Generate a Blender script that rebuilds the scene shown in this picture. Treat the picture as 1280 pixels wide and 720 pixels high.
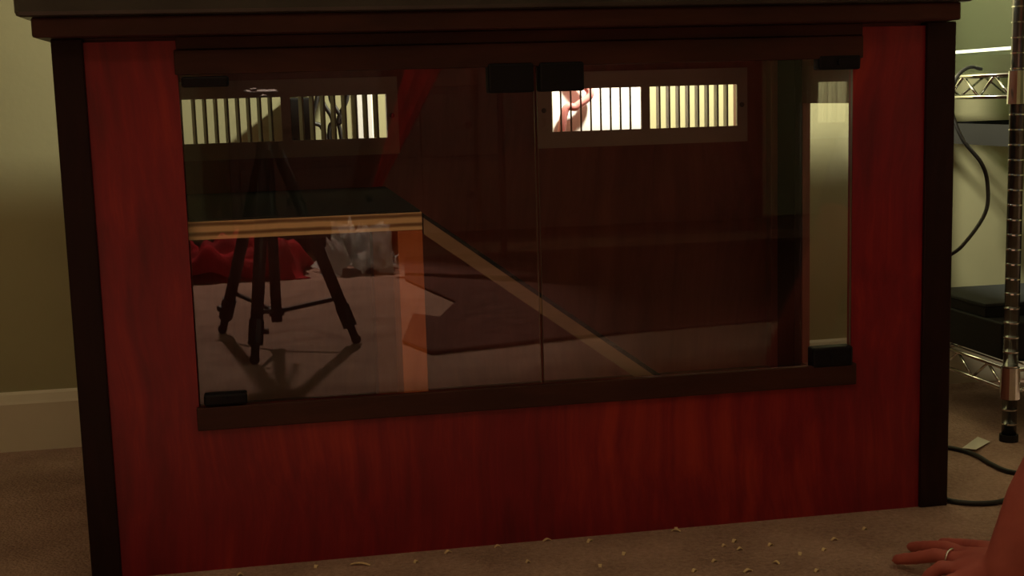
import bpy, bmesh, math, random
from mathutils import Vector, Matrix
random.seed(7)
SC = bpy.context.scene
COL = SC.collection
for o in list(bpy.data.objects): bpy.data.objects.remove(o)

# ------------------------------------------------------------------ camera
YAW, PITCH, ROLL, FPX = 0.1798, 0.1434, -0.029, 1642.85
CAM = Vector((0.2582, -1.7416, 0.6158))
F = Vector((math.sin(YAW)*math.cos(PITCH), math.cos(YAW)*math.cos(PITCH), -math.sin(PITCH)))
r0 = Vector((math.cos(YAW), -math.sin(YAW), 0)); u0 = r0.cross(F)
r1 = math.cos(ROLL)*r0 + math.sin(ROLL)*u0; u1 = -math.sin(ROLL)*r0 + math.cos(ROLL)*u0
cd = bpy.data.cameras.new('camera'); cam = bpy.data.objects.new('camera', cd); COL.objects.link(cam)
M3 = Matrix((r1, u1, -F)).transposed().to_4x4(); M3.translation = CAM
cam.matrix_world = M3
cd.sensor_fit = 'HORIZONTAL'; cd.sensor_width = 36.0; cd.lens = FPX/1280*36.0
cd.clip_start = 0.004; cd.clip_end = 50
SC.camera = cam

# ------------------------------------------------------------------ world, lights, exposure
w = bpy.data.worlds.new('world'); SC.world = w; w.use_nodes = True
w.node_tree.nodes['Background'].inputs[0].default_value = (0.9, 0.8, 0.65, 1)
w.node_tree.nodes['Background'].inputs[1].default_value = 0.01
SC.view_settings.view_transform = 'Standard'; SC.view_settings.look = 'None'
SC.view_settings.gamma = 1.0; SC.view_settings.use_curve_mapping = False
SC.view_settings.exposure = -0.3

def light(name, kind, loc, energy, color, **kw):
    d = bpy.data.lights.new(name, kind); d.energy = energy; d.color = color
    tgt = kw.pop('target', None)
    for k, v in kw.items(): setattr(d, k, v)
    o = bpy.data.objects.new(name, d); COL.objects.link(o); o.location = loc
    if tgt is not None:
        o.rotation_euler = (Vector(tgt)-Vector(loc)).to_track_quat('-Z', 'Y').to_euler()
    return o
# bulb of the lamp that stands on the lid, out of the frame: lights the wall behind the enclosure
light('lid_lamp_light', 'POINT', (0.98, 0.46, 1.10), 90.0, (1.0, 0.95, 0.70), shadow_soft_size=0.035)
# spotlight in the room behind the camera: the pool of light on the carpet round the tripod
light('room_spot_light', 'SPOT', (0.26, -3.9, 2.3), 830.0, (1.0, 0.72, 0.55), target=(0.05, -2.38, 0.0),
      spot_size=math.radians(50), spot_blend=0.4, shadow_soft_size=0.05)
# unseen fill light added below the ceiling to lift the dim room
light('room_fill_light', 'AREA', (-0.3, -2.2, 2.36), 7.0, (1.0, 0.60, 0.42), target=(-0.3, -2.2, 0), shape='DISK', size=0.5)

# ------------------------------------------------------------------ materials
def newmat(name):
    m = bpy.data.materials.new(name); m.use_nodes = True
    nt = m.node_tree; return m, nt, nt.nodes['Principled BSDF']
def mat(name, color, rough=0.5, metal=0.0, spec=0.5, coat=0.0, noise=0.0, nscale=8.0, stretch=(1,1,1), bump=0.0, bscale=60.0, emit=None):
    m, nt, b = newmat(name)
    b.inputs['Roughness'].default_value = rough; b.inputs['Metallic'].default_value = metal
    b.inputs['Specular IOR Level'].default_value = spec; b.inputs['Coat Weight'].default_value = coat
    b.inputs['Coat Roughness'].default_value = 0.18
    b.inputs['Base Color'].default_value = (*color, 1)
    tc = nt.nodes.new('ShaderNodeTexCoord'); mp = nt.nodes.new('ShaderNodeMapping')
    mp.inputs['Scale'].default_value = stretch
    nt.links.new(tc.outputs['Object'], mp.inputs[0])
    if noise:
        n = nt.nodes.new('ShaderNodeTexNoise'); n.inputs['Scale'].default_value = nscale; n.inputs['Detail'].default_value = 6
        nt.links.new(mp.outputs[0], n.inputs['Vector'])
        r = nt.nodes.new('ShaderNodeValToRGB')
        r.color_ramp.elements[0].position = 0.3; r.color_ramp.elements[1].position = 0.7
        r.color_ramp.elements[0].color = (*[c*(1-noise) for c in color], 1)
        r.color_ramp.elements[1].color = (*[min(1, c*(1+noise)) for c in color], 1)
        nt.links.new(n.outputs[0], r.inputs[0]); nt.links.new(r.outputs[0], b.inputs['Base Color'])
    if bump:
        n2 = nt.nodes.new('ShaderNodeTexNoise'); n2.inputs['Scale'].default_value = bscale; n2.inputs['Detail'].default_value = 4
        nt.links.new(mp.outputs[0], n2.inputs['Vector'])
        bp = nt.nodes.new('ShaderNodeBump'); bp.inputs['Strength'].default_value = bump; bp.inputs['Distance'].default_value = 0.004
        nt.links.new(n2.outputs[0], bp.inputs['Height']); nt.links.new(bp.outputs[0], b.inputs['Normal'])
    return m
def veneer(name, dark, mid, lightc, axis='Z', coat=0.5, rough=0.45, big=2.2, spec=0.4):
    """stained wood veneer: fine vertical grain, cathedral figure, blotchy stain"""
    m, nt, b = newmat(name); N = nt.nodes; L = nt.links
    tc = N.new('ShaderNodeTexCoord')
    mp = N.new('ShaderNodeMapping'); L.new(tc.outputs['Object'], mp.inputs[0])
    s = {'Z': (30, 30, 1.6), 'X': (1.6, 30, 30), 'Y': (30, 1.6, 30)}[axis]
    mp.inputs['Scale'].default_value = s
    dn = N.new('ShaderNodeTexNoise'); dn.inputs['Scale'].default_value = big; dn.inputs['Detail'].default_value = 3
    L.new(tc.outputs['Object'], dn.inputs['Vector'])
    mx = N.new('ShaderNodeVectorMath'); mx.operation = 'MULTIPLY_ADD'
    mx.inputs[1].default_value = (4, 4, 4); L.new(dn.outputs['Color'], mx.inputs[0]); L.new(mp.outputs[0], mx.inputs[2])
    gr = N.new('ShaderNodeTexNoise'); gr.inputs['Scale'].default_value = 1.5; gr.inputs['Detail'].default_value = 8; gr.inputs['Roughness'].default_value = 0.65
    L.new(mx.outputs[0], gr.inputs['Vector'])
    bl = N.new('ShaderNodeTexNoise'); bl.inputs['Scale'].default_value = 4.5; bl.inputs['Detail'].default_value = 3
    L.new(tc.outputs['Object'], bl.inputs['Vector'])
    mi = N.new('ShaderNodeMath'); mi.operation = 'MULTIPLY_ADD'; mi.inputs[1].default_value = 0.55
    ml = N.new('ShaderNodeMath'); ml.operation = 'MULTIPLY'; ml.inputs[1].default_value = 0.45
    L.new(bl.outputs[0], ml.inputs[0]); L.new(gr.outputs[0], mi.inputs[0]); L.new(ml.outputs[0], mi.inputs[2])
    cr = N.new('ShaderNodeValToRGB'); e = cr.color_ramp.elements
    e[0].position = 0.33; e[0].color = (*dark, 1); e[1].position = 0.68; e[1].color = (*lightc, 1)
    k = cr.color_ramp.elements.new(0.5); k.color = (*mid, 1)
    L.new(mi.outputs[0], cr.inputs[0]); L.new(cr.outputs[0], b.inputs['Base Color'])
    b.inputs['Roughness'].default_value = rough; b.inputs['Coat Weight'].default_value = coat; b.inputs['Coat Roughness'].default_value = 0.3; b.inputs['Specular IOR Level'].default_value = spec
    bp = N.new('ShaderNodeBump'); bp.inputs['Strength'].default_value = 0.08; bp.inputs['Distance'].default_value = 0.002
    L.new(gr.outputs[0], bp.inputs['Height']); L.new(bp.outputs[0], b.inputs['Normal'])
    return m
def sheer(m, amount):
    nt = m.node_tree; b = nt.nodes['Principled BSDF']; out = [n for n in nt.nodes if n.type == 'OUTPUT_MATERIAL'][0]
    t = nt.nodes.new('ShaderNodeBsdfTranslucent'); mx = nt.nodes.new('ShaderNodeMixShader'); mx.inputs[0].default_value = amount
    if b.inputs['Base Color'].is_linked: nt.links.new(b.inputs['Base Color'].links[0].from_socket, t.inputs[0])
    nt.links.new(b.outputs[0], mx.inputs[1]); nt.links.new(t.outputs[0], mx.inputs[2]); nt.links.new(mx.outputs[0], out.inputs[0])
    return m
def glass(name, f0=0.055, tint=(1, 1, 1)):
    m = bpy.data.materials.new(name); m.use_nodes = True; nt = m.node_tree; N = nt.nodes; L = nt.links
    for n in list(N): N.remove(n)
    out = N.new('ShaderNodeOutputMaterial'); tr = N.new('ShaderNodeBsdfTransparent'); gl = N.new('ShaderNodeBsdfGlossy')
    tr.inputs[0].default_value = (*tint, 1); gl.inputs['Roughness'].default_value = 0.0
    ge = N.new('ShaderNodeNewGeometry'); dt = N.new('ShaderNodeVectorMath'); dt.operation = 'DOT_PRODUCT'
    L.new(ge.outputs['Normal'], dt.inputs[0]); L.new(ge.outputs['Incoming'], dt.inputs[1])
    ab = N.new('ShaderNodeMath'); ab.operation = 'ABSOLUTE'; L.new(dt.outputs['Value'], ab.inputs[0])
    om = N.new('ShaderNodeMath'); om.operation = 'SUBTRACT'; om.inputs[0].default_value = 1; L.new(ab.outputs[0], om.inputs[1])
    pw = N.new('ShaderNodeMath'); pw.operation = 'POWER'; pw.inputs[1].default_value = 5; L.new(om.outputs[0], pw.inputs[0])
    ma = N.new('ShaderNodeMath'); ma.operation = 'MULTIPLY_ADD'; ma.inputs[1].default_value = 1-f0; ma.inputs[2].default_value = f0
    L.new(pw.outputs[0], ma.inputs[0])
    mx = N.new('ShaderNodeMixShader'); L.new(ma.outputs[0], mx.inputs[0]); L.new(tr.outputs[0], mx.inputs[1]); L.new(gl.outputs[0], mx.inputs[2])
    L.new(mx.outputs[0], out.inputs[0]); return m
def plywood(name, z0, pitch):
    """plywood: pale and brown plies seen on the edge, along object Z"""
    m, nt, b = newmat(name); N = nt.nodes; L = nt.links
    tc = N.new('ShaderNodeTexCoord'); wv = N.new('ShaderNodeTexWave'); wv.bands_direction = 'Z'
    wv.inputs['Scale'].default_value = 2*math.pi/20/pitch; wv.inputs['Distortion'].default_value = 0.6; wv.inputs['Detail'].default_value = 3
    wv.inputs['Phase Offset'].default_value = z0
    L.new(tc.outputs['Object'], wv.inputs['Vector'])
    mp = N.new('ShaderNodeMapping'); mp.inputs['Scale'].default_value = (3, 3, 90); L.new(tc.outputs['Object'], mp.inputs[0])
    n = N.new('ShaderNodeTexNoise'); n.inputs['Scale'].default_value = 4; L.new(mp.outputs[0], n.inputs['Vector'])
    mx = N.new('ShaderNodeMath'); mx.operation = 'MULTIPLY_ADD'; mx.inputs[1].default_value = 0.25
    L.new(n.outputs[0], mx.inputs[0]); L.new(wv.outputs[1], mx.inputs[2])
    cr = N.new('ShaderNodeValToRGB'); e = cr.color_ramp.elements
    e[0].position = 0.15; e[0].color = (0.26, 0.125, 0.05, 1); e[1].position = 0.75; e[1].color = (0.90, 0.62, 0.33, 1)
    L.new(mx.outputs[0], cr.inputs[0]); L.new(cr.outputs[0], b.inputs['Base Color']); b.inputs['Roughness'].default_value = 0.6
    return m
def carpet_mat():
    m, nt, b = newmat('carpet'); N = nt.nodes; L = nt.links
    tc = N.new('ShaderNodeTexCoord')
    n1 = N.new('ShaderNodeTexNoise'); n1.inputs['Scale'].default_value = 9; n1.inputs['Detail'].default_value = 5
    n2 = N.new('ShaderNodeTexNoise'); n2.inputs['Scale'].default_value = 130; n2.inputs['Detail'].default_value = 5; n2.inputs['Roughness'].default_value = 0.7
    vo = N.new('ShaderNodeTexVoronoi'); vo.inputs['Scale'].default_value = 210
    for n in (n1, n2, vo): L.new(tc.outputs['Object'], n.inputs['Vector'])
    mi = N.new('ShaderNodeMath'); mi.operation = 'MULTIPLY_ADD'; mi.inputs[1].default_value = 0.45; L.new(n1.outputs[0], mi.inputs[0])
    m2 = N.new('ShaderNodeMath'); m2.operation = 'MULTIPLY'; m2.inputs[1].default_value = 0.55; L.new(n2.outputs[0], m2.inputs[0]); L.new(m2.outputs[0], mi.inputs[2])
    cr = N.new('ShaderNodeValToRGB'); e = cr.color_ramp.elements
    e[0].position = 0.33; e[0].color = (0.27, 0.165, 0.130, 1); e[1].position = 0.68; e[1].color = (0.56, 0.375, 0.300, 1)
    L.new(mi.outputs[0], cr.inputs[0]); L.new(cr.outputs[0], b.inputs['Base Color'])
    b.inputs['Roughness'].default_value = 0.95; b.inputs['Specular IOR Level'].default_value = 0.1
    bp = N.new('ShaderNodeBump'); bp.inputs['Strength'].default_value = 0.6; bp.inputs['Distance'].default_value = 0.006
    ad = N.new('ShaderNodeMath'); ad.operation = 'SUBTRACT'; L.new(n2.outputs[0], ad.inputs[0]); L.new(vo.outputs[0], ad.inputs[1])
    L.new(ad.outputs[0], bp.inputs['Height']); L.new(bp.outputs[0], b.inputs['Normal'])
    return m

MAT = dict(
    carpet=carpet_mat(),
    wall=mat('wall_paint', (0.43, 0.41, 0.245), 0.85, noise=0.05, nscale=5, bump=0.05, bscale=90, spec=0.2),
    base=mat('baseboard_paint', (0.78, 0.72, 0.58), 0.5, noise=0.05),
    ceil=mat('ceiling_paint', (0.62, 0.58, 0.48), 0.9, spec=0.1),
    red=veneer('red_veneer', (0.14, 0.005, 0.014), (0.25, 0.009, 0.018), (0.44, 0.032, 0.020), coat=0.2, big=1.8),
    redin=veneer('red_veneer_inside', (0.20, 0.055, 0.050), (0.30, 0.085, 0.070), (0.40, 0.118, 0.092), coat=0.25),
    trim=veneer('dark_trim', (0.032, 0.013, 0.010), (0.052, 0.019, 0.014), (0.075, 0.026, 0.018), axis='X', coat=0.03, spec=0.2),
    post=veneer('dark_post', (0.013, 0.006, 0.006), (0.022, 0.009, 0.009), (0.034, 0.013, 0.012), axis='Z', coat=0.0, spec=0.15),
    lid=mat('lid_black', (0.034, 0.032, 0.028), 0.42, coat=0.3, noise=0.3, nscale=12),
    glass=glass('door_glass'), glass_edge=mat('glass_edge', (0.30, 0.24, 0.18), 0.25),
    side_glass=glass('side_glass', 0.07),
    black=mat('black_plastic', (0.012, 0.012, 0.013), 0.5, noise=0.2, spec=0.25),
    hinge=mat('hinge_black', (0.006, 0.006, 0.009), 0.5, spec=0.2),
    plate=mat('register_metal', (0.50, 0.39, 0.35), 0.5, metal=0.1, noise=0.08),
    vane=mat('register_vane', (0.34, 0.29, 0.20), 0.5, metal=0.1, noise=0.08),
    screw=mat('screw', (0.10, 0.07, 0.06), 0.4, metal=0.6),
    ply=plywood('plywood_edge', 0.0, 0.0125),
    orange=veneer('orange_pine', (0.50, 0.125, 0.04), (0.60, 0.17, 0.055), (0.68, 0.22, 0.075), coat=0.0, rough=0.6),
    pine=veneer('pale_pine', (0.24, 0.145, 0.085), (0.31, 0.195, 0.12), (0.37, 0.24, 0.15), axis='X', coat=0.0, rough=0.6),
    mat=mat('black_mat', (0.012, 0.014, 0.015), 0.75, bump=0.3, bscale=300, noise=0.2),
    infloor=mat('inside_floor', (0.17, 0.085, 0.055), 0.5, noise=0.25, nscale=10),
    chrome=mat('chrome', (0.75, 0.76, 0.74), 0.12, metal=1.0),
    pole=mat('rack_pole', (0.16, 0.155, 0.15), 0.22, metal=1.0),
    cord=mat('black_cord', (0.015, 0.014, 0.014), 0.5),
    paper=mat('paper', (0.72, 0.69, 0.60), 0.8, noise=0.04),
    shaving=mat('wood_shaving', (0.85, 0.66, 0.38), 0.7, noise=0.15, nscale=200),
    bag=sheer(mat('white_plastic_bag', (0.88, 0.87, 0.84), 0.3, noise=0.3, nscale=22, bump=1.0, bscale=28), 0.55),
    redcloth=sheer(mat('red_cloth', (0.50, 0.008, 0.022), 0.85, noise=0.3, nscale=9, bump=0.3, bscale=250), 0.45),
    darkcloth=mat('dark_cloth', (0.10, 0.048, 0.042), 0.95, spec=0.1, noise=0.3, nscale=20),
    dresser=mat('dresser_wood', (0.055, 0.022, 0.014), 0.5, noise=0.3, nscale=10, stretch=(1, 1, 9)),
    skin=mat('skin', (0.50, 0.125, 0.105), 0.55, spec=0.3, noise=0.10, nscale=30, bump=0.1, bscale=200),
    hair=mat('hair', (0.03, 0.016, 0.010), 0.6, noise=0.4, nscale=60, stretch=(1, 1, .2)),
    shirt=mat('grey_shirt', (0.07, 0.07, 0.085), 0.9, noise=0.15, nscale=30, bump=0.3, bscale=300),
    jeans=mat('jeans', (0.03, 0.045, 0.09), 0.9, noise=0.2, nscale=60, bump=0.3, bscale=400),
    white=mat('white_plastic', (0.86, 0.86, 0.86), 0.6),
    pink=mat('pink_strap', (0.80, 0.30, 0.30), 0.6),
    silver=mat('silver', (0.8, 0.78, 0.75), 0.2, metal=1.0),
    tank=glass('tank_plastic', 0.06, (0.62, 0.68, 0.62)), tank_rim=mat('tank_rim', (0.62, 0.70, 0.62), 0.2, coat=0.6),
    lens=mat('lens', (0.01, 0.01, 0.02), 0.05, coat=1.0),
    eye=mat('eye', (0.7, 0.68, 0.64), 0.2), lips=mat('lips', (0.42, 0.09, 0.08), 0.5),
)

# ------------------------------------------------------------------ mesh helpers
class MB:
    def __init__(s): s.bm = bmesh.new()
    def box(s, x0, x1, y0, y1, z0, z1, bev=0.0, M=None):
        t = bmesh.new(); bmesh.ops.create_cube(t, size=1)
        for v in t.verts: v.co = Vector(((x0+x1)/2+v.co.x*(x1-x0), (y0+y1)/2+v.co.y*(y1-y0), (z0+z1)/2+v.co.z*(z1-z0)))
        if bev: bmesh.ops.bevel(t, geom=t.edges[:]+t.verts[:], offset=bev, segments=2, profile=0.5, affect='EDGES')
        if M is not None: t.transform(M)
        s._add(t); return s
    def _add(s, t):
        me = bpy.data.meshes.new('tmp'); t.to_mesh(me); t.free(); s.bm.from_mesh(me); bpy.data.meshes.remove(me)
    def tube(s, pts, rad, n=10, cap=True):
        pts = [Vector(p) for p in pts]; rads = rad if isinstance(rad, (list, tuple)) else [rad]*len(pts)
        t = (pts[1]-pts[0]).normalized(); up = Vector((0, 0, 1)) if abs(t.z) < .9 else Vector((1, 0, 0))
        nrm = t.cross(up).normalized(); rings = []
        for i, p in enumerate(pts):
            if 0 < i < len(pts)-1: tt = (pts[i+1]-pts[i-1]).normalized()
            elif i == 0: tt = (pts[1]-pts[0]).normalized()
            else: tt = (pts[-1]-pts[-2]).normalized()
            nrm = (nrm - tt*nrm.dot(tt)).normalized(); b = tt.cross(nrm)
            rings.append([s.bm.verts.new(p+(nrm*math.cos(2*math.pi*k/n)+b*math.sin(2*math.pi*k/n))*rads[i]) for k in range(n)])
        for a, c in zip(rings, rings[1:]):
            for k in range(n): s.bm.faces.new((a[k], a[(k+1) % n], c[(k+1) % n], c[k]))
        if cap:
            s.bm.faces.new(rings[0][::-1]); s.bm.faces.new(rings[-1])
        return s
    def ball(s, c, r, seg=16, M=None):
        t = bmesh.new(); bmesh.ops.create_uvsphere(t, u_segments=seg, v_segments=max(6, seg//2), radius=1)
        rr = r if isinstance(r, (tuple, list)) else (r, r, r)
        for v in t.verts: v.co = Vector((v.co.x*rr[0], v.co.y*rr[1], v.co.z*rr[2]))
        if M is not None: t.transform(M)
        for v in t.verts: v.co += Vector(c)
        s._add(t); return s
    def prism(s, poly, y0, y1):
        """polygon in XZ extruded along Y"""
        a = [s.bm.verts.new((x, y0, z)) for x, z in poly]; b = [s.bm.verts.new((x, y1, z)) for x, z in poly]
        s.bm.faces.new(a); s.bm.faces.new(b[::-1]); n = len(poly)
        for k in range(n): s.bm.faces.new((a[k], b[k], b[(k+1) % n], a[(k+1) % n]))
        return s
    def build(s, name, m, parent=None, smooth=False, bevel=0.0):
        bmesh.ops.recalc_face_normals(s.bm, faces=s.bm.faces[:])
        me = bpy.data.meshes.new(name); s.bm.to_mesh(me); s.bm.free()
        o = bpy.data.objects.new(name, me); COL.objects.link(o)
        me.materials.append(MAT[m] if isinstance(m, str) else m)
        if smooth:
            for p in me.polygons: p.use_smooth = True
        if bevel:
            md = o.modifiers.new('bevel', 'BEVEL'); md.width = bevel; md.segments = 2; md.limit_method = 'ANGLE'
        if parent is not None:
            o.parent = parent
            # all coordinates are written in world space; keep them so under a placed parent
            root = parent
            off = Vector((0, 0, 0))
            while root is not None: off += root.location; root = root.parent
            for v in me.vertices: v.co -= off
        return o
def empty(name, loc=(0, 0, 0)):
    o = bpy.data.objects.new(name, None); COL.objects.link(o); o.location = loc; o.empty_display_size = 0.05; return o
def tag(o, label, cat=None, group=None):
    o['label'] = label
    if cat: o['category'] = cat
    if group: o['group'] = group
    return o
def struct(o): o['kind'] = 'structure'; return o
def center(o):
    """put a one-mesh thing's origin at its base"""
    me = o.data; xs = [v.co for v in me.vertices]
    c = Vector((sum(v.x for v in xs)/len(xs), sum(v.y for v in xs)/len(xs), min(v.z for v in xs)))
    for v in me.vertices: v.co -= c
    o.location = c; return o
def spline(pts, n=8):
    P = [Vector(p) for p in pts]; P = [2*P[0]-P[1]]+P+[2*P[-1]-P[-2]]; out = []
    for i in range(1, len(P)-2):
        for k in range(n):
            t = k/n; a, b, c, d = P[i-1:i+3]
            out.append(.5*((2*b)+(c-a)*t+(2*a-5*b+4*c-d)*t*t+(-a+3*b-3*c+d)*t**3))
    out.append(P[-2]); return out

# ------------------------------------------------------------------ the room
WY = 0.747
struct(MB().box(-2.2, 3.2, -5.2, WY+0.1, -0.1, 0.0).build('floor', 'carpet'))
struct(MB().box(-2.2, 3.2, WY, WY+0.1, 0.0, 2.4).build('wall_back', 'wall'))
struct(MB().box(-2.2, 3.2, -4.55, -4.45, 0.0, 2.4).build('wall_front', 'wall'))
struct(MB().box(-2.3, -2.2, -5.3, WY+0.1, 0.0, 2.4).build('wall_left', 'wall'))
struct(MB().box(3.2, 3.3, -5.3, WY+0.1, 0.0, 2.4).build('wall_right', 'wall'))
struct(MB().box(-2.3, 3.3, -5.3, WY+0.1, 2.4, 2.5).build('ceiling', 'ceil'))
bb = [(0, 0), (0, .108), (.004, .110), (.008, .105), (.012, .093), (.014, .088), (.014, 0)]
def baseboard(name, x0, x1):
    b = MB(); A = [b.bm.verts.new((x0, WY-d, z)) for d, z in bb]; B = [b.bm.verts.new((x1, WY-d, z)) for d, z in bb]
    b.bm.faces.new(A); b.bm.faces.new(B[::-1])
    for k in range(len(bb)): b.bm.faces.new((A[k], B[k], B[(k+1) % len(bb)], A[(k+1) % len(bb)]))
    return struct(b.build(name, 'base'))
baseboard('baseboard_back', -2.2, 3.2)

# ------------------------------------------------------------------ the enclosure
Wd, Zt, YB = 1.22, 0.705, 0.58
enc = tag(empty('reptile_enclosure', (0.61, 0.3, 0)), 'large red-stained wooden animal enclosure with two glass front doors and dark trim', 'enclosure')
OX0, OX1, OZ0, OZ1 = 0.151, 1.068, 0.222, 0.660
b = MB()                                   # front sheet with the cut-out
b.box(0.030, OX0, 0.0, 0.014, 0.0, 0.70); b.box(OX1, 1.185, 0.0, 0.014, 0.0, 0.70)
b.box(OX0, OX1, 0.0, 0.014, 0.0, OZ0); b.box(OX0, OX1, 0.0, 0.014, OZ1, 0.70)
bmesh.ops.remove_doubles(b.bm, verts=b.bm.verts[:], dist=1e-5)
tag(b.build('front_panel', 'red', enc), 'red-stained veneer front sheet around the glass doors')
for x0, x1 in ((0.0, 0.038), (1.176, 1.22)):
    MB().box(x0, x1, -0.006, 0.05, 0.0, Zt, bev=0.002).build('corner_post', 'post', enc)
for x0, x1 in ((0.0, 0.04), (1.193, 1.22)):
    MB().box(x0, x1, 0.555, 0.605, 0.0, Zt, bev=0.002).build('corner_post', 'post', enc)
MB().box(0.148, 1.079, -0.009, 0.0, 0.657, 0.688, bev=0.0015).build('door_trim', 'trim', enc)
MB().box(0.148, 1.073, -0.009, 0.0, 0.194, 0.225, bev=0.0015).build('door_trim', 'trim', enc)
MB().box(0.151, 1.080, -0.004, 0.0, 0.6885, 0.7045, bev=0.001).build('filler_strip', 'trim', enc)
# top moulding and lid
MB().box(-0.016, 1.208, -0.040, 0.615, 0.705, 0.7295, bev=0.003).build('top_moulding', 'trim', enc)
MB().box(-0.033, 1.224, -0.050, 0.622, 0.7295, 0.762, bev=0.006).build('lid', 'lid', enc)
# left side, inside floor, top, back with two register openings, right side with its window
MB().box(0.012, 0.026, 0.014, YB, 0.0, 0.705).build('side_panel', 'redin', enc)
MB().box(0.026, 1.192, 0.014, YB, 0.085, 0.10).build('inside_floor', 'infloor', enc)
MB().box(0.026, 1.192, 0.014, YB, 0.692, 0.705).build('inside_top', 'redin', enc)
VX = ((0.092, 0.486), (0.734, 1.128)); VZ = (0.525, 0.659)
b = MB(); xs = [0.012, VX[0][0]+.02, VX[0][1]-.02, VX[1][0]+.02, VX[1][1]-.02, 1.206]
b.box(xs[0], xs[5], YB, YB+.014, 0.0, 0.548); b.box(xs[0], xs[5], YB, YB+.014, 0.636, 0.705)
for k in (0, 2, 4): b.box(xs[k], xs[k+1], YB, YB+.014, 0.548, 0.636)
b.build('back_panel', 'redin', enc)
b = MB(); SY0, SY1, SZ0, SZ1 = 0.06, 0.470, 0.125, 0.592
b.box(1.192, 1.206, 0.014, SY0, 0.0, 0.705); b.box(1.192, 1.206, SY1, YB, 0.0, 0.705)
b.box(1.192, 1.206, SY0, SY1, 0.0, SZ0); b.box(1.192, 1.206, SY0, SY1, SZ1, 0.705)
b.build('side_panel', 'redin', enc)
MB().box(1.187, 1.1915, SY0-.02, SY1+.002, SZ0-.02, 0.665).build('side_window', 'side_glass', enc)
# batten in the back corner and dark stile of the side window
MB().box(1.178, 1.192, 0.473, 0.555, 0.10, 0.692, bev=0.002).build('window_stile', 'post', enc)
MB().box(1.166, 1.192, 0.555, YB, 0.10, 0.692, bev=0.002).build('corner_batten', 'redin', enc)

def register(x0, x1, angs):
    z0, z1 = VZ; y1 = YB; y0 = YB-0.006
    sx0, sx1, sz0, sz1 = x0+.027, x1-.020, 0.554, 0.629
    mid = (sx0+sx1)/2; b = MB()
    b.box(x0, sx0, y0, y1, z0, z1); b.box(sx1, x1, y0, y1, z0, z1)
    b.box(sx0, sx1, y0, y1, z0, sz0); b.box(sx0, sx1, y0, y1, sz1, z1); b.box(mid-.008, mid+.008, y0, y1, sz0, sz1)
    bmesh.ops.remove_doubles(b.bm, verts=b.bm.verts[:], dist=1e-5)
    v = b.build('air_vent', 'plate', enc); v['label'] = 'brown metal air register with upright vanes'
    for (g0, g1), an in zip(((sx0, mid-.008), (mid+.008, sx1)), angs):
        n = 9; p = (g1-g0)/n
        for k in range(1, n+0):
            x = g0+p*k
            M = Matrix.Translation((x, YB-.003+.006, 0)) @ Matrix.Rotation(math.radians(an), 4, 'Z')
            MB().box(-.0016, .0016, -.008, .008, sz0, sz1, M=M).build('vane', 'vane', v)
    for x in (x0+.012, x1-.011):
        MB().tube([(x, y0-.0015, .592), (x, y0+.001, .592)], .0045, 12).build('screw', 'screw', v)
register(*VX[0], (18, 20)); register(*VX[1], (-13, 3))

# glass doors with their hinges and catches
def door(x0, x1, hinges, catch):
    b = MB().box(x0, x1, 0.000, 0.005, 0.2255, 0.6565)
    d = b.build('glass_door', 'glass', enc); d.data.materials.append(MAT['glass_edge'])
    for p in d.data.polygons:
        if abs(p.normal.x) > .9: p.material_index = 1
    d['label'] = 'frameless clear glass door'
    for (a, c, e, f) in hinges:
        MB().box(a, c, -.010, .012, e, f, bev=.003).build('hinge', 'hinge', d)
        MB().tube([((a+c)/2, -.0105, (e+f)/2), ((a+c)/2, -.0125, (e+f)/2)], .004, 12).build('hinge_screw', 'hinge', d)
    a, c, e, f = catch
    MB().box(a, c, -.013, .012, e, f, bev=.003).build('catch', 'hinge', d)
    return d
door(0.153, 0.6125, [(0.155, 0.214, 0.641, 0.6545), (0.158, 0.214, 0.2265, 0.242)], (0.549, 0.6105, 0.623, 0.6615))
door(0.6165, 1.067, [(1.013, 1.075, 0.642, 0.662), (1.006, 1.067, 0.2215, 0.251)], (0.618, 0.679, 0.623, 0.6615))

# ------------------------------------------------------------------ platform and ramp inside
FL = 0.10
pf = tag(empty('wooden_platform', (0.245, 0.29, FL)), 'raised plywood platform with black matted top inside the enclosure', 'platform')
ob = MB().box(0.03, 0.459, 0.030, 0.560, 0.4425, 0.4665, bev=.0008).build('deck_board', 'ply', pf)
MB().box(0.032, 0.457, 0.032, 0.558, 0.4665, 0.4695, bev=.0008).build('top_mat', 'mat', pf)
for x0, x1, y0, y1 in ((0.425, 0.459, 0.032, 0.12), (0.425, 0.459, 0.49, 0.555), (0.032, 0.066, 0.032, 0.12), (0.032, 0.066, 0.53, 0.555)):
    MB().box(x0, x1, y0, y1, FL, 0.4425, bev=.001).build('leg', 'orange', pf)
rp = tag(empty('wooden_ramp', (0.70, 0.12, FL)), 'sloping wooden ramp leading down from the platform to the enclosure floor', 'ramp')
sl = (0.456-0.223)/(0.776-0.462); xe = 0.776+(0.223-0.004-FL)/sl; th = 0.0185
MB().prism([(0.461, 0.4585), (xe, FL+.004), (xe-.012, FL), (xe-.024, FL+.0005), (0.461, 0.4585-th*1.22)], 0.034, 0.236).build('ramp_board', 'pine', rp)
MB().prism([(0.461, 0.4645), (xe+.003, FL+.010), (xe, FL+.004), (0.461, 0.4585)], 0.034, 0.236).build('ramp_mat', 'mat', rp)

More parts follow.
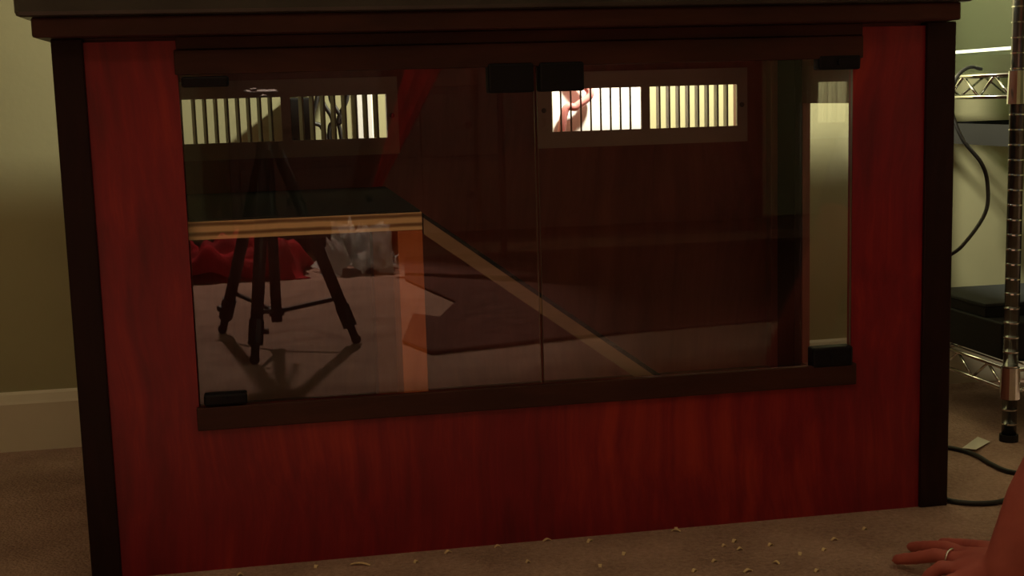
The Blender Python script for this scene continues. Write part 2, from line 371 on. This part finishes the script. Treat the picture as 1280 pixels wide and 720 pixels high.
# ------------------------------------------------------------------ behind the enclosure: outlet, adapters, strap
out = tag(empty('wall_outlet', (0.40, WY, 0.55)), 'white wall outlet glimpsed through the slots of the left vent', 'outlet')
MB().box(0.425, 0.455, WY-.006, WY, 0.535, 0.650, bev=.002).build('cover_plate', 'white', out)
ad = tag(empty('power_adapter', (0.33, 0.70, 0.55)), 'black power adapter on the wall behind the left vent', 'adapter')
MB().box(0.300, 0.345, 0.690, WY, 0.55, 0.628, bev=.004).build('housing', 'black', ad)
MB().tube(spline([(0.325, .70, .552), (0.33, .69, .48), (0.30, .70, .30), (0.34, .705, .1), (0.33, .70, .006)]), .003, 8).build('cable', 'cord', ad, smooth=True)
a2 = tag(empty('cable_bundle', (0.385, 0.72, 0.53)), 'tangled dark cables hanging behind the left vent', 'cables')
for k in range(4):
    x = 0.36+.017*k
    MB().tube(spline([(x, .730, .70), (x+random.uniform(-.02, .02), .715, .63), (x+random.uniform(-.025, .025), .72, .585), (x+random.uniform(-.02, .02), .725, .54), (x+.01, .72, .25), (x, .72, .005)]), .0042, 8).build('cable', 'cord', a2, smooth=True)
center(tag(MB().box(0.795, 0.975, WY-.020, WY-.0145, 0.0, 0.70, bev=.001).build('foam_board', 'white'), 'white board standing on edge against the wall behind the right vent', 'board'))
center(tag(MB().tube(spline([(0.795, .718, .72), (0.83, .712, .66), (0.865, .708, .622), (0.838, .708, .597), (0.812, .708, .578), (0.80, .708, .40), (0.81, .705, .008)]), .0075, 8).build('pink_cord', 'pink', smooth=True),
    'pinkish cord hanging behind the right vent', 'cord'))

# ------------------------------------------------------------------ wire rack to the right
RX0, RX1, RY0, RY1 = 1.500, 2.10, 0.295, 0.70
rk = tag(empty('wire_rack', (1.8, 0.5, 0)), 'chrome wire shelving rack standing right of the enclosure', 'rack')
for x, y in ((RX0, RY0), (RX0, RY1), (RX1, RY0), (RX1, RY1)):
    p = MB().tube([(x, y, .012), (x, y, 1.5)], .0125, 20).build('post', 'pole', rk, smooth=False)
    for f in p.data.polygons: f.use_smooth = len(f.vertices) == 4
    MB().tube([(x, y, 0), (x, y, .012)], .016, 16).build('foot', 'black', rk)
    if (x, y) == (RX0, RY0):
        for k in range(50):
            z = .03+.0254*k
            MB().tube([(x, y, z), (x, y, z+.0022)], .0131, 16).build('groove_ring', 'chrome', p, smooth=False)
def wire_shelf(zt, zb):
    s = MB(); r = .0035
    for z in (zt, zb):
        s.tube([(RX0, RY0, z), (RX1, RY0, z)], r, 8); s.tube([(RX0, RY1, z), (RX1, RY1, z)], r, 8)
        s.tube([(RX0, RY0, z), (RX0, RY1, z)], r, 8); s.tube([(RX1, RY0, z), (RX1, RY1, z)], r, 8)
    fr = s.build('shelf_frame', 'chrome', rk, smooth=True)
    def zig(a, c, n):
        pts = []
        a = Vector(a); c = Vector(c)
        for k in range(n+1):
            p = a.lerp(c, k/n); pts.append((p.x, p.y, zt if k % 2 else zb))
        return pts
    for a, c, n in (((RX0, RY0+.02), (RX0, RY1-.02), 7), ((RX1, RY0+.02), (RX1, RY1-.02), 7), ((RX0+.02, RY0), (RX1-.02, RY0), 11), ((RX0+.02, RY1), (RX1-.02, RY1), 11)):
        pts = zig((*a, 0), (*c, 0), n); t = MB()
        for p0, p1 in zip(pts, pts[1:]): t.tube([p0, p1], .0026, 8)
        t.build('truss_wire', 'chrome', fr, smooth=True)
    for k in range(1, 24):
        x = RX0+(RX1-RX0)*k/24
        MB().tube([(x, RY0, zt), (x, RY1, zt)], .0018, 6).build('shelf_wire', 'chrome', fr, smooth=True)
    for x, y in ((RX0, RY0), (RX0, RY1), (RX1, RY0), (RX1, RY1)):
        MB().tube([(x, y, zb-.012), (x, y, zt+.006)], [.0175, .0155], 20).build('corner_collar', 'chrome', fr)
wire_shelf(0.631, 0.594); wire_shelf(0.125, 0.088)
# clear plastic tub on the upper shelf
tk = tag(empty('storage_tub', (1.75, 0.5, 0.6345)), 'clear plastic tub on the upper shelf of the wire rack', 'tub')
MB().box(1.515, 1.98, .33, .67, .634, .6385).build('tub_base', 'tank', tk)
for a in ((1.515, 1.519, .33, .67), (1.976, 1.98, .33, .67), (1.519, 1.976, .33, .334), (1.519, 1.976, .666, .67)):
    MB().box(*a, .6385, .80).build('tub_wall', 'tank', tk)
b = MB()
for a in ((1.508, 1.516, .323, .677), (1.979, 1.987, .323, .677), (1.508, 1.987, .323, .331), (1.508, 1.987, .669, .677)):
    b.box(*a, .673, .6785)
b.build('rim_band', 'tank_rim', tk)
# black tray slung under the upper shelf
tr = tag(empty('hanging_tray', (1.75, 0.47, 0.50)), 'flat black tray slung below the upper wire shelf', 'tray')
b = MB(); b.box(1.53, 2.0, .32, .66, .507, .512)
for a in ((1.53, 1.534, .32, .66), (1.996, 2.0, .32, .66), (1.534, 1.996, .32, .324), (1.534, 1.996, .656, .66)): b.box(*a, .512, .545)
b.build('tray_body', 'black', tr)
for y in (.34, .64):
    for x in (1.532, 1.998): MB().tube([(x, y, .54), (x, y, .625), (x, y+.006, .633), (x, y+.012, .626)], .0015, 6).build('hook_wire', 'chrome', tr)
# black appliances on the bottom shelf
pl = tag(empty('disc_player', (1.75, 0.47, 0.129)), 'flat black electronic box on the bottom shelf of the wire rack', 'player')
MB().box(1.506, 1.96, .335, .66, .135, .200, bev=.003).build('case', 'black', pl)
for x in (1.56, 1.9):
    for y in (.36, .62): MB().tube([(x, y, .127), (x, y, .136)], .012, 12).build('foot', 'black', pl)
MB().box(1.60, 1.75, .3335, .3352, .165, .180).build('disc_slot', 'lens', pl)
bk = tag(empty('black_box', (1.75, 0.45, 0.2)), 'low black box lying on top of the flat electronic box', 'box')
MB().box(1.512, 1.90, .40, .60, .200, .218, bev=.002).build('box_body', 'black', bk)
MB().box(1.510, 1.902, .398, .602, .2185, .226, bev=.002).build('box_lid', 'mat', bk)

# loose black cords, use unknown, and paper on that side
def cord(name, pts, r, label, m='cord'):
    return center(tag(MB().tube(spline(pts), r, 8).build(name, m, smooth=True), label, 'cord'))
cord('loose_cord', [(1.47, .36, .642), (1.435, .34, .645), (1.395, .31, .625), (1.372, .28, .58), (1.375, .25, .53), (1.393, .22, .49), (1.402, .215, .455), (1.39, .20, .41), (1.345, .19, .36), (1.31, .2, .33), (1.27, .22, .25), (1.25, .25, .1), (1.26, .27, .004)], .0032,
     'black cord looping over the wire shelf and hanging beside the enclosure')
cord('loose_cord', [(1.25, .33, .004), (1.33, .30, .004), (1.375, .268, .004), (1.392, .22, .004), (1.388, .16, .004), (1.395, .11, .004), (1.45, .06, .004), (1.6, .02, .004)], .004, 'black cord lying on the carpet near the scrap of paper')
cord('loose_cord', [(1.235, .09, .004), (1.226, .02, .004), (1.235, -.006, .004), (1.265, -.022, .004), (1.30, -.02, .004), (1.37, .01, .004), (1.5, .0, .004)], .004, 'black cord lying on the carpet at the enclosure corner nearest the hand')
b = MB(); P = [(1.396, .266), (1.453, .315), (1.462, .29), (1.407, .241)]
va = [b.bm.verts.new((x, y, .0025+.003*(k % 2))) for k, (x, y) in enumerate(P)]; vb = [b.bm.verts.new((x, y, .0031+.003*(k % 2))) for k, (x, y) in enumerate(P)]
b.bm.faces.new(va); b.bm.faces.new(vb[::-1])
for k in range(4): b.bm.faces.new((va[k], va[(k+1) % 4], vb[(k+1) % 4], vb[k]))
center(tag(b.build('paper_scrap', 'paper'), 'small pale scrap of paper on the carpet by the wire rack', 'paper'))

# wood shavings in front of the enclosure
SHV = [(450, 703, 26, -.25), (560, 688, 10, .3), (622, 681, 9, .1), (684, 673, 12, .1), (737, 674, 10, .5), (845, 661, 12, -.3), (845, 659, 6, .9), (918, 674, 9, .5), (925, 684, 8, 0), (963, 679, 8, .3),
       (1043, 672, 9, .1), (1030, 685, 7, .4), (893, 699, 7, .2), (935, 711, 12, .2), (868, 711, 8, .4), (970, 701, 9, -.5), (1021, 711, 7, .3), (1081, 659, 7, .2), (780, 690, 6, .6), (905, 680, 6, .2), (1000, 690, 6, .7),
       (300, 716, 8, .1), (520, 700, 6, .4), (395, 706, 6, .8), (660, 700, 6, .2), (750, 705, 5, .9)]
ORD = ['leftmost', 'second', 'third', 'fourth', 'fifth', 'sixth', 'seventh', 'eighth', 'ninth', 'tenth', 'eleventh', 'twelfth', 'thirteenth', 'fourteenth', 'fifteenth', 'sixteenth', 'seventeenth', 'eighteenth', 'nineteenth', 'twentieth', 'twenty-first', 'twenty-second', 'twenty-third', 'twenty-fourth', 'twenty-fifth', 'twenty-sixth']
SHV.sort()
for idx, (px, py, ln, a) in enumerate(SHV):
    d = F + r1*((px-640)/FPX) - u1*((py-360)/FPX); t = (0.004-CAM.z)/d.z; p = CAM + d*t
    L = ln/950; wd = .0025; b = MB(); n = 5; top = []; bot = []
    for k in range(n+1):
        s = (k/n-.5)*L; h = .003*math.sin(k/n*math.pi)+.0012
        for sg in (-1, 1):
            q = Vector((s, sg*wd*(1-.5*abs(k/n-.5)), h)); q.rotate(Matrix.Rotation(a*1.5, 3, 'Z'))
            top.append(b.bm.verts.new(q)); bot.append(b.bm.verts.new(q-Vector((0, 0, .0009))))
    for k in range(n):
        i = 2*k
        b.bm.faces.new((top[i], top[i+2], top[i+3], top[i+1])); b.bm.faces.new((bot[i], bot[i+1], bot[i+3], bot[i+2]))
        b.bm.faces.new((top[i], bot[i], bot[i+2], top[i+2])); b.bm.faces.new((top[i+1], top[i+3], bot[i+3], bot[i+1]))
    b.bm.faces.new((top[0], top[1], bot[1], bot[0])); b.bm.faces.new((top[-2], bot[-2], bot[-1], top[-1]))
    o = b.build('wood_shaving', 'shaving'); o.location = (p.x, p.y, 0.0)
    lb = 'longest pale wood shaving on the carpet near the left of the enclosure front' if ln > 20 else 'tiny pale wood shaving on the carpet, '+ORD[idx]+(' of all the shavings' if idx == 0 else ' from the left')
    tag(o, lb, 'shaving', 'wood shavings on the carpet')

# ------------------------------------------------------------------ tripod and camera (seen mirrored in the left door)
tp = tag(empty('tripod', (0.258, -1.66, 0)), 'black camera tripod on the carpet, mirrored in the left glass door', 'tripod')
AX = Vector((0.258, -1.66, 0))
MB().tube([AX+Vector((0, 0, .062)), AX+Vector((0, 0, .545))], .014, 14).build('centre_column', 'black', tp, smooth=True)
MB().tube([AX+Vector((0, 0, .078)), AX+Vector((0, 0, .098))], .020, 14).build('brace_collar', 'black', tp)
MB().tube([AX+Vector((0, 0, .485)), AX+Vector((0, 0, .525))], [.032, .026], 16).build('leg_collar', 'black', tp)
for fx, fy in ((0.108, -1.900), (0.199, -1.42), (0.459, -1.615)):
    ft = Vector((fx, fy, 0)); tpv = AX+Vector((0, 0, .50)); hd = (ft-AX).normalized()
    tpv += Vector((hd.x, hd.y, 0))*.025
    lerp = lambda t: ft.lerp(tpv, t)
    lg = MB().tube([lerp(.16), lerp(1.0)], .0155, 12).build('leg', 'black', tp, smooth=True)
    MB().tube([lerp(.02), lerp(.18)], .0105, 10).build('lower_leg', 'black', lg, smooth=True)
    MB().tube([lerp(.09), lerp(.20)], .019, 10).build('leg_clamp', 'black', lg)
    MB().tube([lerp(.15)-Vector((hd.y, -hd.x, 0))*-.014, lerp(.15)+Vector((hd.y, -hd.x, 0))*.03], .008, 8).build('clamp_lever', 'black', lg)
    MB().ball(lerp(.015)+Vector((0, 0, .004)), .013, 12).build('rubber_foot', 'black', lg, smooth=True)
    e = lerp(.24); MB().tube([AX+Vector((0, 0, .088)), e], .006, 8).build('brace', 'black', tp)
MB().box(.236, .280, -1.695, -1.640, .525, .548, bev=.004).build('tripod_head', 'black', tp)
MB().tube([(.258, -1.66, .545), (.258, -1.70, .560)], [.020, .024], 14).build('head_plate', 'black', tp)
MB().tube([(.262, -1.69, .537), (.285, -1.82, .47), (.290, -1.88, .44)], [.005, .005, .008], 10).build('pan_handle', 'black', tp)
cm = tag(empty('camcorder', (0.25, -1.80, .56)), 'small black camera mounted on the tripod, mirrored faintly in the left door', 'camera')
Mc = Matrix.Translation(CAM) @ Matrix.Rotation(-YAW, 4, 'Z') @ Matrix.Rotation(-PITCH, 4, 'X')
MB().box(-.045, .045, -.075, -.030, -.040, .032, bev=.006, M=Mc).build('camera_body', 'black', cm)
def circ(y0, y1, ra, rb): return MB().tube([Mc @ Vector((0, y0, 0)), Mc @ Vector((0, y1, 0))], [ra, rb], 24)
circ(-.032, -.012, .026, .024).build('lens_barrel', 'black', cm, smooth=False)
circ(-.0125, -.0110, .018, .018).build('lens_glass', 'lens', cm)
MB().box(-.030, -.010, -.065, -.045, .032, .037, bev=.002, M=Mc).build('shutter_button', 'black', cm)
# the camera body rests on the head
MB().tube([(.258, -1.70, .556), (.250, -1.787, .566)], [.018, .018], 12).build('mounting_foot', 'black', cm)

# ------------------------------------------------------------------ the room behind the camera (mirrored in the glass)
def cloth_pile(name, m, cx, cy, rx, ry, h, seed, nx=44, ny=30, folds=7.0, crinkle=0.0):
    rnd = random.Random(seed); ph = [rnd.uniform(0, 6.28) for _ in range(8)]; b = MB(); g = []
    for j in range(ny+1):
        row = []
        for i in range(nx+1):
            u = i/nx*2-1; v = j/ny*2-1; r = max(0, 1-(u*u*u*u+v*v*v*v)*.9)
            ang = math.atan2(v, u)
            crk = crinkle*(rnd.random()-.5)
            z = h*min(1, r*1.5)**.6*(crk+.62+.20*math.sin(folds*u+ph[0]+2*v)+.14*math.sin(folds*1.7*v+ph[1]+3*u)+.10*math.sin(folds*2.9*u+ph[2]-4*v)+.06*math.sin(13*v+ph[3]))
            wob = 1+.08*math.sin(3*ang+ph[4])+.05*math.sin(7*ang+ph[5])
            jx = crinkle*.06*(rnd.random()-.5); row.append(b.bm.verts.new((cx+u*rx*wob+jx, cy+v*ry*wob+jx, max(.004, z))))
        g.append(row)
    for j in range(ny):
        for i in range(nx): b.bm.faces.new((g[j][i], g[j][i+1], g[j+1][i+1], g[j+1][i]))
    o = b.build(name, m, smooth=crinkle == 0)
    if not crinkle:
        md = o.modifiers.new('thick', 'SOLIDIFY'); md.thickness = .004
    return center(o)
tag(cloth_pile('red_blanket', 'redcloth', 0.09, -3.14, .30, .19, .15, 3), 'crumpled red blanket on the carpet, mirrored below the platform', 'blanket')
tag(cloth_pile('plastic_bag', 'bag', 0.555, -3.08, .125, .12, .150, 11, 17, 13, folds=6, crinkle=1.1), 'crumpled white plastic bag on the carpet, mirrored beside the platform leg', 'bag')
PT = [(.571, -1.57), (.643, -1.98), (.71, -1.90), (.797, -2.18), (.70, -2.75), (.76, -3.36), (2.6, -3.36), (2.6, -1.7), (1.1, -1.5), (.624, -1.39)]
b = MB(); va = [b.bm.verts.new((x, y, .003)) for x, y in PT]; vb = [b.bm.verts.new((x, y, .012)) for x, y in PT]
b.bm.faces.new(va); b.bm.faces.new(vb[::-1])
for k in range(len(PT)): b.bm.faces.new((va[k], va[(k+1) % len(PT)], vb[(k+1) % len(PT)], vb[k]))
center(tag(b.build('throw_blanket', 'darkcloth', bevel=.004), 'dark brown throw spread on the carpet, mirrored behind the ramp', 'blanket'))
# dark dresser along the far side of the room
ds = tag(empty('dresser', (1.2, -4.05, 0)), 'dark wooden dresser across the room, mirrored darkly in the glass', 'dresser')
MB().box(.10, 2.4, -4.33, -3.77, .06, .95, bev=.004).build('carcass', 'dresser', ds)
MB().box(.07, 2.43, -4.35, -3.74, .95, .98, bev=.004).build('dresser_top', 'dresser', ds)
for x in (.12, 2.32):
    for y in (-4.28, -3.87): MB().box(x, x+.06, y, y+.06, 0, .06).build('foot', 'dresser', ds)
for i in range(3):
    for j in range(3):
        x0 = .14+i*.75; z0 = .09+j*.29
        dr = MB().box(x0, x0+.72, -3.772, -3.755, z0, z0+.265, bev=.004).build('drawer', 'dresser', ds)
        for dx in (.2, .52): MB().ball((x0+dx, -3.742, z0+.13), .016, 12).build('knob', 'black', dr, smooth=True)
# red cloth hanging from a clothes stand
st = tag(empty('clothes_stand', (1.10, -3.02, .012)), 'dark clothes stand in the room holding the mirrored red cloth', 'stand')
MB().tube([(1.10, -3.02, .025), (1.10, -3.02, 1.30)], .012, 12).build('pole', 'black', st, smooth=True)
MB().tube([(1.10, -3.02, .012), (1.10, -3.02, .030)], [.15, .14], 28).build('base', 'black', st)
MB().tube([(1.12, -3.02, 1.075), (0.83, -3.02, 1.075)], .007, 10).build('arm', 'black', st, smooth=True)
b = MB(); nx, ny = 18, 30; g = []
for j in range(ny+1):
    row = []; t = j/ny
    for i in range(nx+1):
        u = i/nx; z = 1.095-t*.78; dz = z-.72
        if t == 0: z = 1.083
        xl = .751+.32*dz; xr = .881+.557*dz
        y = -3.006+.012*math.sin(u*14+t*2)*min(1, t*4)+.006*math.sin(u*29+1)*min(1, t*4)
        row.append(b.bm.verts.new((xl+(xr-xl)*u, y, z)))
    g.append(row)
for j in range(ny):
    for i in range(nx): b.bm.faces.new((g[j][i], g[j][i+1], g[j+1][i+1], g[j+1][i]))
o = b.build('red_scarf', 'redcloth', smooth=True); md = o.modifiers.new('thick', 'SOLIDIFY'); md.thickness = .003
center(tag(o, 'tapering red cloth hanging from the clothes stand, mirrored between the two vents', 'cloth'))

# ------------------------------------------------------------------ the person leaning on one hand
def body(name, capsules, balls, m, parent, vox, smooth_it=6):
    b = MB()
    for pts, rads in capsules:
        b.tube(pts, rads, 14)
        for p, r in zip(pts, rads): b.ball(p, r, 14)
    for c, r, *M in balls: b.ball(c, r, 20, M[0] if M else None)
    o = b.build(name, m, parent, smooth=True)
    md = o.modifiers.new('remesh', 'REMESH'); md.mode = 'VOXEL'; md.voxel_size = vox; md.use_smooth_shade = True
    ms = o.modifiers.new('smooth', 'SMOOTH'); ms.factor = .5; ms.iterations = smooth_it
    return o
pr = tag(empty('person', (1.7, -.75, 0)), 'person in grey shirt and jeans leaning with one hand flat on the carpet', 'person')
wr = (1.097, -.378, .048); el = (1.198, -.405, .268); sh = (1.35, -.545, .485)
kn = [(1.095, -.283, .030), (1.077, -.300, .031), (1.062, -.322, .029), (1.052, -.345, .025)]   # index..little
arm_l = [([sh, ((sh[0]+el[0])/2, (sh[1]+el[1])/2, (sh[2]+el[2])/2), el], [.052, .047, .041]), ([el, (1.174, -.400, .215), (1.128, -.388, .122), wr], [.043, .048, .043, .032])]
hand = [([wr, k], [.023, .0125]) for k in kn] + [
    ([kn[0], (1.084, -.248, .030), (1.077, -.210, .019), (1.071, -.183, .010)], [.0110, .0098, .0088, .0075]),
    ([kn[1], (1.058, -.272, .031), (1.043, -.246, .019), (1.031, -.222, .010)], [.0112, .0099, .0089, .0076]),
    ([kn[2], (1.045, -.310, .030), (1.034, -.303, .019), (1.029, -.297, .009)], [.0105, .0094, .0084, .0070]),
    ([kn[3], (1.038, -.342, .026), (1.029, -.338, .017), (1.024, -.334, .009)], [.0095, .0083, .0074, .0062]),
    ([(1.108, -.350, .040), (1.128, -.275, .030), (1.126, -.220, .018), (1.117, -.180, .010)], [.018, .0145, .0110, .0082])]
shR = (1.66, -.62, .52); elR = (1.80, -.45, .32); wrR = (1.86, -.62, .21)
armr = [([shR, elR], [.050, .038]), ([elR, wrR], [.038, .026]), ([wrR, (1.88, -.70, .185)], [.024, .030])]
for k in range(4):
    bx = Vector((1.862+.014*k, -.715+.004*k, .185)); armr.append(([bx, bx+Vector((.010, -.040, -.004)), bx+Vector((.014, -.062+.005*abs(k-1.5), -.016))], [.0095, .0085, .007]))
armr.append(([(1.852, -.66, .20), (1.836, -.695, .185), (1.838, -.72, .172)], [.013, .010, .008]))
torso = [([(1.78, -.86, .14), (1.70, -.80, .26), (1.57, -.68, .42), (1.51, -.62, .51)], [.125, .118, .125, .075]), ([sh, (1.51, -.61, .52), shR], [.055, .085, .055]), ([(1.51, -.61, .54), (1.475, -.575, .64)], [.052, .048])]
legs = [([(1.80, -.80, .12), (2.10, -.56, .12), (2.22, -.50, .11)], [.085, .062, .055]), ([(2.22, -.50, .11), (2.34, -.85, .07)], [.052, .036]), ([(2.34, -.85, .055), (2.36, -.98, .032)], [.036, .026]),
        ([(1.82, -.93, .12), (2.15, -.88, .11), (2.26, -.86, .10)], [.085, .062, .055]), ([(2.26, -.86, .10), (2.40, -1.18, .06)], [.052, .036]), ([(2.40, -1.18, .05), (2.44, -1.30, .03)], [.034, .025])]
HC = Vector((1.455, -.545, .735)); hz = Matrix.Rotation(math.radians(28), 4, 'Z')
def hp(x, y, z): return HC + (hz @ Vector((x, y, z)))
heads = [(HC, (.074, .092, .105), hz), (hp(0, .030, -.060), (.050, .055, .050), hz), (hp(0, .088, -.012), (.011, .020, .020), hz), (hp(0, .090, .012), (.008, .010, .022), hz),
         (hp(-.075, -.005, -.005), (.010, .018, .030), hz), (hp(.075, -.005, -.005), (.010, .018, .030), hz)]
bd = body('body', arm_l+hand+armr+torso+legs, heads, 'skin', pr, .0042, 5)
bd['label'] = 'bare hand and forearm planted on the carpet'
up = lambda c, e: [(p, [r+e for r in rr]) for p, rr in c]
body('shirt', up(torso[:2], .013)+up([([sh, (1.30, -.49, .40)], [.052, .050]), ([shR, (1.73, -.535, .42)], [.050, .046])], .013), [], 'shirt', pr, .008, 6)
body('jeans', up([legs[0], legs[1], legs[3], legs[4]], .010)+[([(1.78, -.86, .15), (1.74, -.83, .20)], [.142, .136])], [], 'jeans', pr, .008, 5)
hr = MB().ball(HC+(hz @ Vector((0, -.016, .022))), (.081, .090, .098), 24, hz)
hr.ball(HC+(hz @ Vector((0, -.055, -.030))), (.070, .050, .075), 20, hz); hr.build('hair', 'hair', pr, smooth=True)
for s in (-1, 1): MB().ball(hp(s*.030, .080, .004), (.012, .010, .008), 12, hz).build('eye', 'eye', pr, smooth=True)
MB().ball(hp(0, .081, -.048), (.022, .008, .007), 12, hz).build('mouth', 'lips', pr, smooth=True)
# ring on the middle finger
o = MB(); c = Vector((1.069, -.288, .031)); ax = Vector((-.56, .83, 0.0)).normalized(); s1 = ax.cross(Vector((0, 0, 1))).normalized(); s2 = ax.cross(s1)
o.tube([c+(s1*math.cos(a)+s2*math.sin(a))*.0118 for a in [2*math.pi*k/24 for k in range(25)]], .0016, 8); o.build('ring', 'silver', pr, smooth=True)
